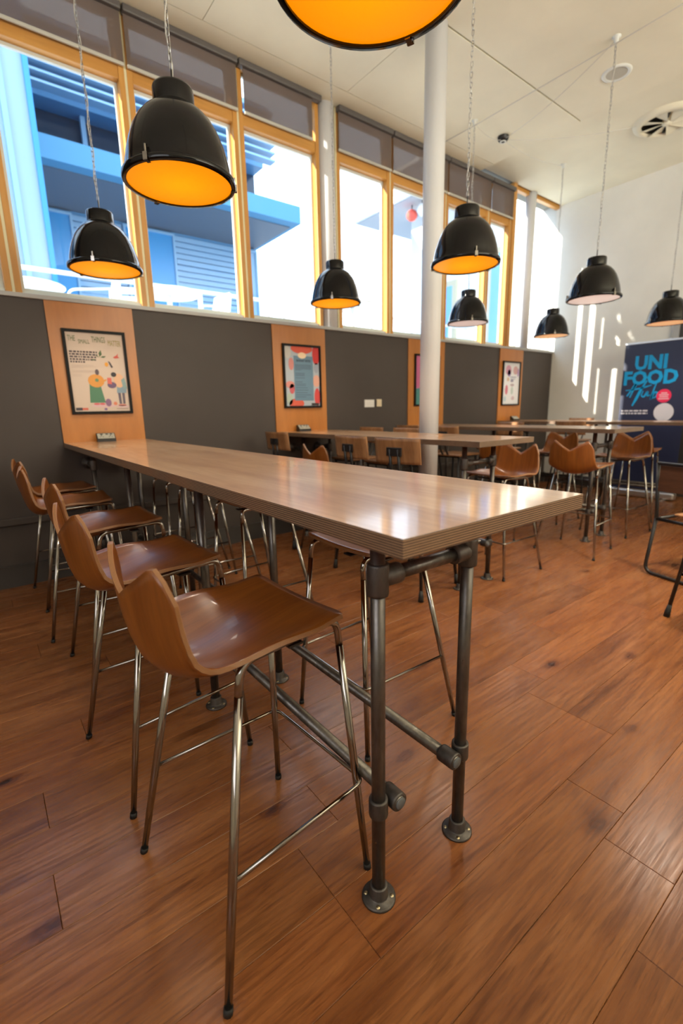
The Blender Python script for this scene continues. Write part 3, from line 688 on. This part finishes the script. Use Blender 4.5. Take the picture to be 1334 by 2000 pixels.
# ------------------------------------------------------------------ dark oak bar chairs with twin strut back
def make_bar_chair(label, group):
    """faces +x, back at -x"""
    t = thing('bar_chair', label, 'chair', (0, 0, 0), 0, group)
    b = MB(); n = 10
    # gently curved back board
    V0, V1 = [], []
    for i in range(n+1):
        u = -1+2*i/n; x = -.235+.028*u*u
        V0.append((x, u*.182)); V1.append((x+.012, u*.182))
    for z0, z1 in ((.905, 1.068),):
        vs = [[b.bm.verts.new((p[0]-(.02*(z-.905)/.163), p[1]*(1 if z < 1.0 else 1.0), z)) for p in row] for row in (V0, V1) for z in (z0, z0+.02, z1-.02, z1)]
        for r_ in range(3):
            for i in range(n):
                b.face([vs[r_][i], vs[r_][i+1], vs[r_+1][i+1], vs[r_+1][i]], 0, True); b.face([vs[4+r_][i+1], vs[4+r_][i], vs[5+r_][i], vs[5+r_][i+1]], 0, True)
        for i in range(n): b.face([vs[0][i+1], vs[0][i], vs[4][i], vs[4][i+1]]); b.face([vs[3][i], vs[3][i+1], vs[7][i+1], vs[7][i]])
        for r_ in range(3): b.face([vs[r_][0], vs[r_+1][0], vs[5+r_][0], vs[4+r_][0]]); b.face([vs[r_+1][n], vs[r_][n], vs[4+r_][n], vs[5+r_][n]])
    b.build('backrest', M['seat_wood'], t)
    b = MB(); b.box(-.19, .19, -.185, .185, .752, .772, bevel=.008); b.build('seat', M['seat_wood'], t)
    b = MB(); b.box(-.252, -.243, -.062, .062, .955, 1.012, bevel=.004); b.build('back_plate', M['blacksteel'], t)
    for s_ in (-1, 1):
        b = MB(); b.tube(bend([(-.245, s_*.034, 1.0), (-.232, s_*.034, .83), (-.17, s_*.034, .742), (.10, s_*.034, .742)], .05), .011, 8); b.build('back_strut', M['blacksteel'], t)
    b = MB(); b.box(-.16, .16, -.16, .16, .735, .752); b.build('seat_frame', M['blacksteel'], t)
    for sx in (-1, 1):
        for sy in (-1, 1):
            p, q = Vector((sx*.225, sy*.215, .01)), Vector((sx*.145, sy*.145, .74))
            b = MB(); b.tube([p, q], .0115, 8); lg = b.build('leg', M['blacksteel'], t)
            b = MB(); b.tube([p-Vector((0, 0, .01)), p+(q-p)*.03, p+(q-p)*.09], [.019, .017, .012], 8); b.build('foot_cap', M['rubber'], lg)
    b = MB(); z = .27; k = .19; b.tube([(k, k*.97, z), (-k, k*.97, z), (-k, -k*.97, z), (k, -k*.97, z)], .008, 8, closed=True); b.build('footrest', M['blacksteel'], t)
    return t
g4 = 'dark oak bar chairs'
bc = make_bar_chair('dark oak bar chair left of the second table, rightmost of three backs', g4); bc.location = (1.845, 1.715, 0); bc.rotation_euler = (0, 0, R(8))
for x, y, a, lb in ((1.86, 2.18, 0, 'dark oak bar chair left of the second table, middle of three backs'), (1.88, 3.30, 3, 'dark oak bar chair left of the second table, closest to the grey wall'),
                    (2.60, 3.29, 180, 'dark oak bar chair across the second table, nearest the grey wall'), (2.62, 2.80, 178, 'dark oak bar chair across the second table, just left of the column'),
                    (3.60, 2.78, 2, 'dark oak bar chair left of the third table, right of the column'), (3.62, 3.31, 0, 'dark oak bar chair left of the third table, at its wall end'),
                    (4.46, 2.83, 180, 'dark oak bar chair on the far side of the third table'), (5.42, 2.35, 0, 'dark oak bar chair left of the fourth table'),
                    (6.32, 2.86, 180, 'dark oak bar chair beyond the fourth table, against the white wall'),
                    (2.80, .12, 170, 'black legged bar chair cut off by the right edge, only one booted leg showing')):
    clone(bc, (x, y, 0), R(a), lb, g4)

# sled-base chair at the right edge
t = thing('sled_chair', 'black sled-base chair with brown back board at the right edge', 'chair', (3.345, .50, 0), R(-17))
b = MB(); w_ = .225
b.tube(bend([(-.10, w_, .84), (-.05, w_, .45), (-.05, w_, .42)], .02)+[], .0125, 10)
b.build('back_post', M['blacksteel'], t)
b = MB(); b.tube(bend([(-.05, w_, .43), (-.07, w_+.03, .014), (-.07, -w_-.03, .014), (-.05, -w_, .43)], .07, 7), .0125, 10); b.build('rear_sled', M['blacksteel'], t)
b = MB(); b.tube(bend([(.34, w_, .43), (.37, w_+.03, .014), (.37, -w_-.03, .014), (.34, -w_, .43)], .07, 7), .0125, 10); b.build('front_sled', M['blacksteel'], t)
b = MB(); b.tube([(-.10, w_, .838), (-.10, -w_, .838)], .0125, 10); b.build('top_rail', M['blacksteel'], t)
b = MB(); b.tube([(-.05, w_, .425), (-.05, -w_, .425)], .0125, 10); b.tube([(-.05, w_, .425), (.34, w_, .425)], .0125, 10); b.tube([(-.05, -w_, .425), (.34, -w_, .425)], .0125, 10); b.build('seat_rail', M['blacksteel'], t)
b = MB(); b.tube(bend([(-.10, -w_, .84), (-.05, -w_, .45), (-.05, -w_, .42)], .02), .0125, 10); b.build('back_post', M['blacksteel'], t)
b = MB(); b.box(-.105, -.093, -.205, .205, .64, .828, bevel=.004); b.build('backrest', M['dark_board'], t)
b = MB(); b.box(.10, .36, -.20, .20, .438, .452, bevel=.005); b.build('seat', M['seat_wood'], t)

# ================================================================== PENDANT LAMPS
def link_mb(b, z, flip):
    pts = []; l, w2 = .0165, .0065
    for k in range(10):
        a = 2*math.pi*k/10; px_ = w2*math.cos(a); pz_ = (l-w2)*(1 if math.sin(a) > 0 else -1)+w2*math.sin(a)
        pts.append((px_, 0, z+pz_) if flip else (0, px_, z+pz_))
    b.tube(pts, .0019, 5, closed=True)
RIM = .2175
prof = [(.2175, 0), (.212, .012), (.207, .045), (.199, .085), (.186, .130), (.168, .175), (.146, .212), (.120, .240), (.096, .257), (.083, .264), (.079, .270), (.078, .275)]
def lamp_parts(glow, top):
    t = thing('pendant_lamp', '', 'lamp')
    b = MB(); b.lathe(prof, 56); b.lathe([(r_-.003, z) for r_, z in prof], 56); b.build('shade', M['enamel'], t)
    b = MB(); b.lathe([(.080, .268), (.0795, .325), (.076, .333), (.012, .336), (0, .336)], 40); b.build('neck', M['enamel'], t)
    b = MB(); b.lathe([(.206, -.010), (.221, -.010), (.2245, -.005), (.2245, .008), (.221, .013), (.212, .013), (.206, .004), (.206, -.010)], 56); b.build('rim', M['enamel'], t)
    b = MB(); b.lathe([(.2065, -.004), (.15, -.008), (.08, -.010), (.02, -.0105), (0, -.0105)], 56); b.build('lens', glow, t)
    for k in range(3):
        a = R(200+120*k); mt = Matrix.Rotation(a, 4, 'Z'); b = MB()
        b.box(.2225, .229, -.009, .009, -.013, .014, mtx=mt); b.box(.203, .229, -.007, .007, -.0135, -.011, mtx=mt); b.box(.211, .226, -.004, .004, .014, .042, mtx=mt, bevel=.002)
        b.build('clip', M['chrome'], t)
    return t
LAMPDATA = {}
def lamp(x, y, z, glow, rz, label, top=ZC, first=None, links=True):
    t = clone(first, (x, y, z), R(rz), label, 'black pendant lamps', {'lens': LAMPDATA[glow]}) if first else lamp_parts(M[glow], top)
    if not first: t.location = (x, y, z); t.rotation_euler = (0, 0, R(rz)); t['label'] = label; t['group'] = 'black pendant lamps'
    H = top-z
    b = MB(); zz = .415; i = 0
    while zz < H-.02: link_mb(b, zz, i % 2); zz += .027; i += 1
    b.build('chain', M['chain'], t)
    b = MB(); b.tube([(0, 0, .334), (0, 0, .402)], .003, 6); b.build('hanger', M['blacksteel'], t)
    pts = [(.006, .004, .336)]; zz = .42; i = 0
    while zz < H-.06: pts.append((.009*math.cos(i*1.1), .009*math.sin(i*1.1), zz)); zz += .05; i += 1
    pts.append((.004, 0, H-.004)); b = MB(); b.tube(pts, .0024, 5); b.build('flex', M['cable'], t)
    b = MB(); b.lathe([(0, H-.045), (.016, H-.04), (.02, H-.01), (.034, H-.004), (.034, H)], 12); b.build('ceiling_hook', M['hook'], t)
    return t
L1 = lamp(.30, 1.605, 2.185, 'glow', 18, 'large black pendant lamp with orange lens over the nearest table, left of centre')
for nm in ('glow', 'glow_peach', 'glow_white'):
    l0 = [c for c in L1.children if c.name.startswith('lens')][0].data; d = l0.copy(); d.materials.clear(); d.materials.append(M[nm]); LAMPDATA[nm] = d
for q in list(L1.children):
    pass
base_parts = [c for c in L1.children if c.name.split('.')[0] in ('shade', 'neck', 'rim', 'lens', 'clip')]
def bulb(t, e):
    d = bpy.data.lights.new('bulb', 'SPOT'); o = bpy.data.objects.new('bulb', d); COL.objects.link(o); o.parent = t; o.location = (0, 0, -.09)
    d.energy = e; d.color = (1, .86, .70); d.spot_size = R(140 if e < 60 else 108); d.spot_blend = .8; d.shadow_soft_size = .07
def lamp2(x, y, z, glow, rz, label, top=ZC, e=15):
    t = thing('pendant_lamp', label, 'lamp', (x, y, z), R(rz), 'black pendant lamps')
    for c in base_parts:
        n_ = c.copy(); COL.objects.link(n_); n_.parent = t
        if c.name.split('.')[0] == 'lens': n_.data = LAMPDATA[glow]
    if glow != 'glow_white': bulb(t, e)
    H = top-z
    key = round(H, 3)
    if key not in LAMPDATA:
        b = MB(); zz = .415; i = 0
        while zz < H-.02: link_mb(b, zz, i % 2); zz += .027; i += 1
        a = b.build('chain', M['chain'], t)
        pts = [(.006, .004, .336)]; zz = .42; i = 0
        while zz < H-.06: pts.append((.009*math.cos(i*1.1), .009*math.sin(i*1.1), zz)); zz += .05; i += 1
        pts.append((.004, 0, H-.004)); b = MB(); b.tube(pts, .0024, 5); f = b.build('flex', M['cable'], t)
        b = MB(); b.lathe([(0, H-.045), (.016, H-.04), (.02, H-.01), (.034, H-.004), (.034, H)], 12); h_ = b.build('ceiling_hook', M['hook'], t)
        b = MB(); b.tube([(0, 0, .334), (0, 0, .402)], .003, 6); g_ = b.build('hanger', M['blacksteel'], t)
        LAMPDATA[key] = [a.data, f.data, h_.data, g_.data]
    else:
        for nm, d in zip(('chain', 'flex', 'ceiling_hook', 'hanger'), LAMPDATA[key]): obj(nm, d, t)
    return t
bulb(L1, 15)
lamp2(.30, .405, 2.182, 'glow', 63, 'black pendant lamp with orange lens nearest overhead, cut by the top edge', ZC, 5)
lamp2(.305, 3.03, 2.18, 'glow', 40, 'black pendant lamp with orange lens over the wall end of the nearest table')
lamp2(2.165, 3.01, 2.18, 'glow', 25, 'black pendant lamp with orange lens in front of the pale wall column')
lamp2(2.20, 1.635, 2.18, 'glow', 35, 'black pendant lamp with orange lens beside the tall front column')
lamp2(4.0, 3.0, 2.175, 'glow_white', 30, 'black pendant lamp with white lens hanging under the lamp beside the column')
lamp2(5.80, 3.01, 2.175, 'glow_peach', 20, 'small far black pendant lamp with peach lens near the white wall', ZC2)
lamp2(4.0, 1.635, 2.175, 'glow_white', 50, 'black pendant lamp with white lens before the white end wall')
lamp2(5.95, 1.70, 2.16, 'glow_peach', 70, 'far black pendant lamp above the banner, at the right edge', ZC2)

lamp2(2.95, .30, 2.18, 'glow', 10, 'black pendant lamp with orange lens added beyond the right edge to light the walkway', ZC, 130)  # unseen extra lamp, added to brighten the walkway floor
# ================================================================== CEILING FITTINGS
HK = [(4.0, 1.635, ZC), (4.0, 3.0, ZC), (5.80, 3.01, ZC2), (5.95, 1.70, ZC2)]
J = Vector((4.50, 3.0, ZC))
t = thing('junction_box', 'small black wiring junction on the ceiling with thin cables to the lamp hooks', 'junction', J)
b = MB(); b.lathe([(0, -.05), (.04, -.048), (.055, -.03), (.06, 0)], 20); b.build('housing', M['black_plastic'], t)
b = MB(); b.lathe([(.02, -.053), (.03, -.056), (.034, -.048)], 16); b.build('collar', M['hook'], t)
def sag(a, c, d, n=10):
    a, c = Vector(a), Vector(c); return [a.lerp(c, i/n)-Vector((0, 0, d*4*(i/n)*(1-i/n))) for i in range(n+1)]
for i, hk in enumerate(HK[:3]):
    b = MB(); b.tube([p-J for p in sag(J-Vector((0, 0, .03)), (hk[0], hk[1], hk[2]-.02), .05)], .0028, 5); b.build('cable', M['wire'], t)
b = MB(); b.tube([p-J for p in sag(J-Vector((0, 0, .03)), (5.6, 2.1, ZC2-.03), .04)], .0028, 5); b.build('cable', M['wire'], t)
o = MB(); o.tube([(3.98, -.8, ZC-.03), (4.0, 1.635, ZC-.045), (4.0, 3.0, ZC-.045), (4.0, 3.6, ZC-.03)], .0045, 5)
tag(o.build('catenary_wire', M['wire']), 'thin steel wire running under the ceiling past two lamp hooks', 'wire')
t = thing('ceiling_speaker', 'small round grille speaker in the ceiling', 'speaker', (4.45, 1.82, ZC))
b = MB(); b.lathe([(.085, -.004), (.10, -.012), (.118, -.006), (.122, 0)], 32); b.build('rim', M['hook'], t)
b = MB(); b.lathe([(0, -.006), (.086, -.005)], 32); b.build('grille', mat('speaker_grille', (.50, .48, .40), .7), t)
t = thing('swirl_diffuser', 'large round ceiling air diffuser with swirl vanes', 'diffuser', (5.80, 1.88, ZC2))
b = MB(); b.lathe([(.235, -.02), (.245, -.045), (.285, -.03), (.315, -.012), (.32, 0)], 40); b.build('rim', M['ceiling'], t)
b = MB(); b.lathe([(0, -.006), (.24, -.004)], 32); b.build('back_plate', M['blacksteel'], t)
for k in range(8):
    a = R(45*k); b = MB(); mt = Matrix.Rotation(a, 4, 'Z')
    b.poly([mt @ Vector(p) for p in ((.04, -.012, -.016), (.235, -.06, -.012), (.235, .085, -.05), (.04, .02, -.045))], th=(0, 0, .003)); b.build('vane', M['ceiling'], t)
b = MB(); b.lathe([(0, -.052), (.03, -.05), (.045, -.04), (.045, -.006)], 20); b.build('hub', M['ceiling'], t)

# ================================================================== BANNER
t = thing('pull_up_banner', 'dark navy pull-up banner with blue UNI FOOD Hub lettering by the end wall', 'banner', (6.58, 1.99, 0), R(-90))
bw = .385
b = MB(); b.box(-bw, bw, -.0015, .0015, .10, 2.03); b.build('print', mat('navy_banner_print', (.022, .030, .075), .35), t)
b = MB(); b.box(-bw-.005, bw+.005, -.008, .008, 2.025, 2.05, bevel=.004); b.build('top_rail', M['alu'], t)
b = MB(); b.box(-bw-.02, bw+.02, -.06, .06, .012, .105, bevel=.02); cs = b.build('cassette', M['alu'], t)
for s_ in (-1, 1):
    b = MB(); b.box(s_*.30-.02, s_*.30+.02, -.16, .16, 0, .012); b.build('foot', M['alu'], cs)
b = MB(); b.tube([(0, .03, .1), (0, .012, 2.03)], .008, 8); b.build('pole', M['alu'], t)
CY = mat('banner_cyan', (.0, .34, .74), .4)
text('UNI', .235, -.055, 1.703, CY, t, -.0022, .010, 'CENTER', 0, 0, 'lettering', .95)
text('FOOD', .235, -.05, 1.512, CY, t, -.0022, .010, 'CENTER', 0, 0, 'lettering', .95)
# brush-script Hub drawn as strokes
def stroke(pts, w0, name='script_stroke'):
    pts = [Vector((x, 0, z)) for x, z in pts]; b = MB(); n = len(pts); A, B_ = [], []
    for i, p in enumerate(pts):
        d = (pts[min(i+1, n-1)]-pts[max(i-1, 0)]).normalized(); q = Vector((-d.z, 0, d.x)); ww = w0*(.45+.55*math.sin(math.pi*(i+.6)/(n+.2)))
        A.append(b.bm.verts.new(p+q*ww+Vector((0, -.0024, 0)))); B_.append(b.bm.verts.new(p-q*ww+Vector((0, -.0024, 0))))
    for i in range(n-1): b.face([A[i], A[i+1], B_[i+1], B_[i]])
    return b.build(name, CY, t)
stroke(bend([(-0.306, 1.357), (-0.251, 1.442), (-0.196, 1.536), (-0.22, 1.468), (-0.267, 1.34)], .05, 4), .016)
stroke(bend([(-0.079, 1.553), (-0.142, 1.434), (-0.196, 1.298), (-0.228, 1.23)], .05, 4), .018)
stroke(bend([(-0.329, 1.434), (-0.22, 1.442), (-0.095, 1.468), (-0.017, 1.494)], .05, 4), .011)
stroke(bend([(-0.111, 1.425), (-0.13, 1.357), (-0.095, 1.34), (-0.052, 1.425), (-0.06, 1.349), (-0.025, 1.366)], .03, 4), .011)
stroke(bend([(0.061, 1.587), (0.022, 1.468), (-0.017, 1.298), (0.022, 1.4), (0.061, 1.4), (0.045, 1.332), (-0.009, 1.323)], .03, 4), .012)
o = shape(ell(.137, 1.35, .085, .085, 28), -.003, mat('banner_pink', (.78, .03, .11), .4), t, 'pink_disc')
o = shape(ell(.155, 1.143, .115, .115, 28), -.0024, mat('banner_white', (.66, .66, .74), .4), t, 'white_disc')
for z, x0, x1 in ((1.155, -.355, -.02), (1.12, -.355, -.03)):
    b = MB(); x = x0; rng = random.Random(int(z*1000))
    while x < x1: l = rng.uniform(.02, .06); b.box(x, min(x+l, x1), -.003, -.0015, z, z+.018); x += l+.012
    b.build('printed_line', M['banner_white'] if 'banner_white' in M else flat((.66, .66, .74)), t)
for z, l in ((1.385, .035), (1.362, .055), (1.338, .05), (1.312, .06)):
    b = MB(); b.box(.137-l, .137+l, -.0042, -.003, z-.006, z+.008); b.build('printed_line', flat((.80, .45, .55)), t)

# ================================================================== OUTDOORS
TZ = 1.9
b = MB(); b.box(-14, 24, YW+.32, 6.95, TZ-.25, TZ); struct(b.build('terrace_ground', plaster('terrace_paving', (.72, .72, .70), .8)), 'pale paved roof terrace outside the window')
b = MB(); b.box(-40, 60, 6.95, 60, -3.2, -3.0); struct(b.build('ground', plaster('distant_ground', (.42, .44, .46), .9)), 'ground beyond the terrace')
# railing
rl = thing('terrace_railing', 'white steel railing along the edge of the terrace', 'railing', (0, 6.75, TZ))
b = MB(); b.tube([(-6, 0, 1.13), (8.8, 0, 1.13)], .028, 8); b.build('handrail', M['outwhite'], rl)
for z in (.25, .5, .75):
    b = MB(); b.tube([(-6, 0, z), (8.8, 0, z)], .008, 6); b.build('wire', M['alu'], rl)
post = None
for i in range(13):
    x = -5.6+i*1.15
    if post is None: b = MB(); b.box(-.025, .025, -.025, .025, 0, 1.11); b.box(-.06, .06, -.06, .06, 0, .012); post = b.build('post', M['outwhite'], rl, (x, 0, 0))
    else: obj('post', post.data, rl, (x, 0, 0))
# cafe chairs and tables
def cafe_chair(label):
    t = thing('cafe_chair', label, 'chair', (0, 0, 0), 0, 'white aluminium cafe chairs on the terrace')
    for s_ in (-1, 1):
        b = MB(); b.tube(bend([(-.24, s_*.23, .0), (-.19, s_*.24, .44), (-.27, s_*.21, .84)], .05), .013, 8); b.build('leg', M['outwhite'], t)
        b = MB(); b.tube(bend([(.22, s_*.25, 0), (.19, s_*.25, .64), (-.22, s_*.24, .67)], .08), .013, 8); b.build('armrest', M['outwhite'], t)
    b = MB(); b.box(-.20, .22, -.21, .21, .43, .45, bevel=.008); b.build('seat', M['outwhite'], t)
    for i in range(4):
        z = .50+.095*i; x = -.20-.07*(z-.44)/.4; b = MB(); b.box(x-.006, x+.006, -.20, .20, z, z+.075); b.build('slat', M['outwhite'], t)
    return t
cc = cafe_chair('white cafe chair seen between the small lamp and the first timber post'); cc.location = (.72, 5.55, TZ); cc.rotation_euler = (0, 0, R(160))
for x, y, a, lb in ((2.05, 5.65, 185, 'white cafe chair with raised arm beneath the large lamp'), (1.30, 6.15, 70, 'white cafe chair just left of the first timber post'), (3.35, 5.5, 150, 'white cafe chair right of the second timber post'), (4.15, 5.6, 200, 'white cafe chair outside, right of the pale wall column')):
    clone(cc, (x, y, TZ), R(a), lb)
def cafe_table(label):
    t = thing('cafe_table', label, 'table', (0, 0, 0), 0, 'round cafe tables on the terrace')
    b = MB(); b.lathe([(0, .70), (.34, .70), (.355, .71), (.355, .725), (.34, .735), (0, .735)], 32); b.build('table_top', M['outwhite'], t)
    b = MB(); b.tube([(0, 0, .03), (0, 0, .70)], .03, 10); b.build('pedestal', M['outwhite'], t)
    b = MB(); b.lathe([(0, 0), (.22, 0), (.22, .015), (.04, .035), (0, .035)], 24); b.build('base', M['outwhite'], t)
    return t
ct = cafe_table('round white cafe table outside, beneath the large lamp'); ct.location = (1.50, 5.35, TZ)
clone(ct, (.15, 5.8, TZ), 0, 'round white cafe table outside the leftmost window'); clone(ct, (3.75, 4.72, TZ), 0, 'round white cafe table outside, right of the pale wall column')

# blue clad building with a projecting slab
BL = mat('blue_cladding', (.075, .23, .42), .5); BD = mat('blue_grey_soffit', (.08, .11, .15), .6); BP = mat('blue_panel', (.02, .22, .48), .4); DK = mat('dark_glazing', (.012, .03, .06), .2)
BF = mat('pale_blue_frame', (.20, .36, .52), .4); LV = mat('pale_blue_louvre', (.19, .34, .50), .45)
bd = thing('blue_building', 'blue clad building with overhanging slab across the terrace', 'building', (0, 0, 0))
b = MB(); b.box(-10, 6.35, 12.2, 20, -3, 5.70); b.build('lower_wall', BL, bd)
b = MB(); b.box(-10, 6.47, 10, 20, 5.68, 6.06); b.build('slab', mat('stained_blue_concrete', (.06, .22, .38), .7), bd)
b = MB(); b.box(-10, 6.35, 10.3, 20, 5.66, 5.68); b.build('soffit', BD, bd)
b = MB(); b.box(-10, 6.3, 11.8, 20, 6.06, 6.75); b.build('upper_wall', DK, bd)
b = MB(); b.box(-10, 6.3, 11.4, 20, 7.35, 8.1); b.build('upper_fascia', BL, bd)
b = MB(); b.box(-10, 6.3, 11.9, 20, 6.7, 7.4); b.build('upper_glazing', DK, bd)
for i in range(14):
    x = -8+i*1.02; b = MB(); b.box(x-.045, x+.045, 11.66, 11.76, 6.06, 7.35); b.build('window_post', BF, bd)
b = MB(); b.box(-9, 6.2, 11.66, 11.76, 6.72, 6.80); b.build('window_rail', BF, bd)
for i in range(7):
    b = MB(); b.box(-10, 6.2, 10.6, 10.85, 7.16+.165*i, 7.20+.165*i, mtx=None); b.build('roof_louvre', LV, bd)
b = MB(); b.box(-10, 6.3, 11.0, 20, 8.3, 8.5); b.build('roof', LV, bd)
# doors and louvred cladding on the lower wall
for x0, x1, m, nm in ((1.38, 1.80, BP, 'door_panel'), (2.95, 4.05, BP, 'door_panel'), (6.0, 6.33, LV, 'corner_panel')):
    b = MB(); b.box(x0, x1, 12.14, 12.2, TZ-1, 5.55); b.build(nm, m, bd)
    b = MB(); b.box(x0-.05, x0, 12.10, 12.2, TZ-1, 5.6); b.box(x1, x1+.05, 12.10, 12.2, TZ-1, 5.6); b.box(x0, x1, 12.10, 12.2, 5.55, 5.6); b.build('door_frame', BF, bd)
for x0, x1 in ((1.86, 2.88), (4.12, 5.9)):
    for i in range(26):
        z = 2.1+i*.135; d = .03 if i % 7 else .0
        b = MB(); b.box(x0, x1, 12.13+d, 12.2, z, z+.105+(.03 if i in (9, 10, 11, 12, 13) else 0)); b.build('louvre', LV, bd)
# glazed lattice tower at the far left
tw = thing('glass_tower', 'pale blue glazed stair tower with white lattice at the far left', 'tower', (0, 8.3, 0))
TG = mat('pale_tower_glass', (.22, .34, .52), .15, spec=.6)
b = MB(); b.box(-3.2, .80, 0, 1.4, -3, 8.6); b.build('glass_face', TG, tw)
for x in (-2.2, -1.5, -.8, -.2, .2, .45, .78):
    b = MB(); b.box(x-.035, x+.035, -.06, 0, -3, 8.6); b.build('mullion', BF if x < .7 else BP, tw)
for i in range(11):
    for xa, xb in ((-.2, .2), (-.8, -.2)):
        z = 2.4+.58*i; b = MB(); b.tube([(xa, -.04, z+(.55 if i % 2 else 0)), (xb, -.04, z+(0 if i % 2 else .55))], .035, 6); b.build('lattice_brace', M['outwhite'], tw)
# white wing with canopy on the right
wg = thing('white_wing', 'white rendered wing with projecting canopy outside the right windows', 'building', (0, 0, 0))
WR = plaster('white_render', (.82, .82, .80), .8)
b = MB(); b.box(8.0, 15, 4.2, 9.85, 5.95, 6.62); b.build('canopy', WR, wg)
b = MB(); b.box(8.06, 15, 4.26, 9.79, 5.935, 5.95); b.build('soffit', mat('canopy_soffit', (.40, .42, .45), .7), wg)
b = MB(); b.box(9.0, 15, 4.2, 8.75, -3, 5.95); b.build('wall', WR, wg)
for y0, y1, z0, z1 in ((7.25, 7.75, 4.55, 5.15), (7.2, 7.75, 1.9, 4.2), (5.6, 6.3, 2.4, 4.6), (4.6, 5.1, 2.0, 4.3)):
    b = MB(); b.box(8.93, 9.01, y0, y1, z0, z1); f = b.build('window', mat('wing_frame', (.55, .50, .36), .5) if 'wing_frame' not in bpy.data.materials else bpy.data.materials['wing_frame'], wg)
    b = MB(); b.box(8.92, 8.94, y0+.12, y1-.06, z0+.06, z1-.12); b.build('pane', mat('wing_glass', (.22, .46, .78), .12) if 'wing_glass' not in bpy.data.materials else bpy.data.materials['wing_glass'], f)
for y, z, c_, lb in ((8.15, 5.72, (.75, .10, .07), 'red round lantern under the white canopy outside'), (7.82, 5.74, (.85, .82, .78), 'white round lantern under the white canopy outside')):  # window reflections built as solid hanging globes
    t = thing('round_reflection', lb, 'reflection', (8.4, y, z)); b = MB(); b.lathe([(0, -.13), (.07, -.115), (.125, -.05), (.13, .02), (.09, .09), (.04, .115)], 18); b.build('globe', flat(c_), t)
    b = MB(); b.tube([(0, 0, .11), (0, 0, 5.94-z)], .012, 6); b.build('stem', M['blacksteel'], t)
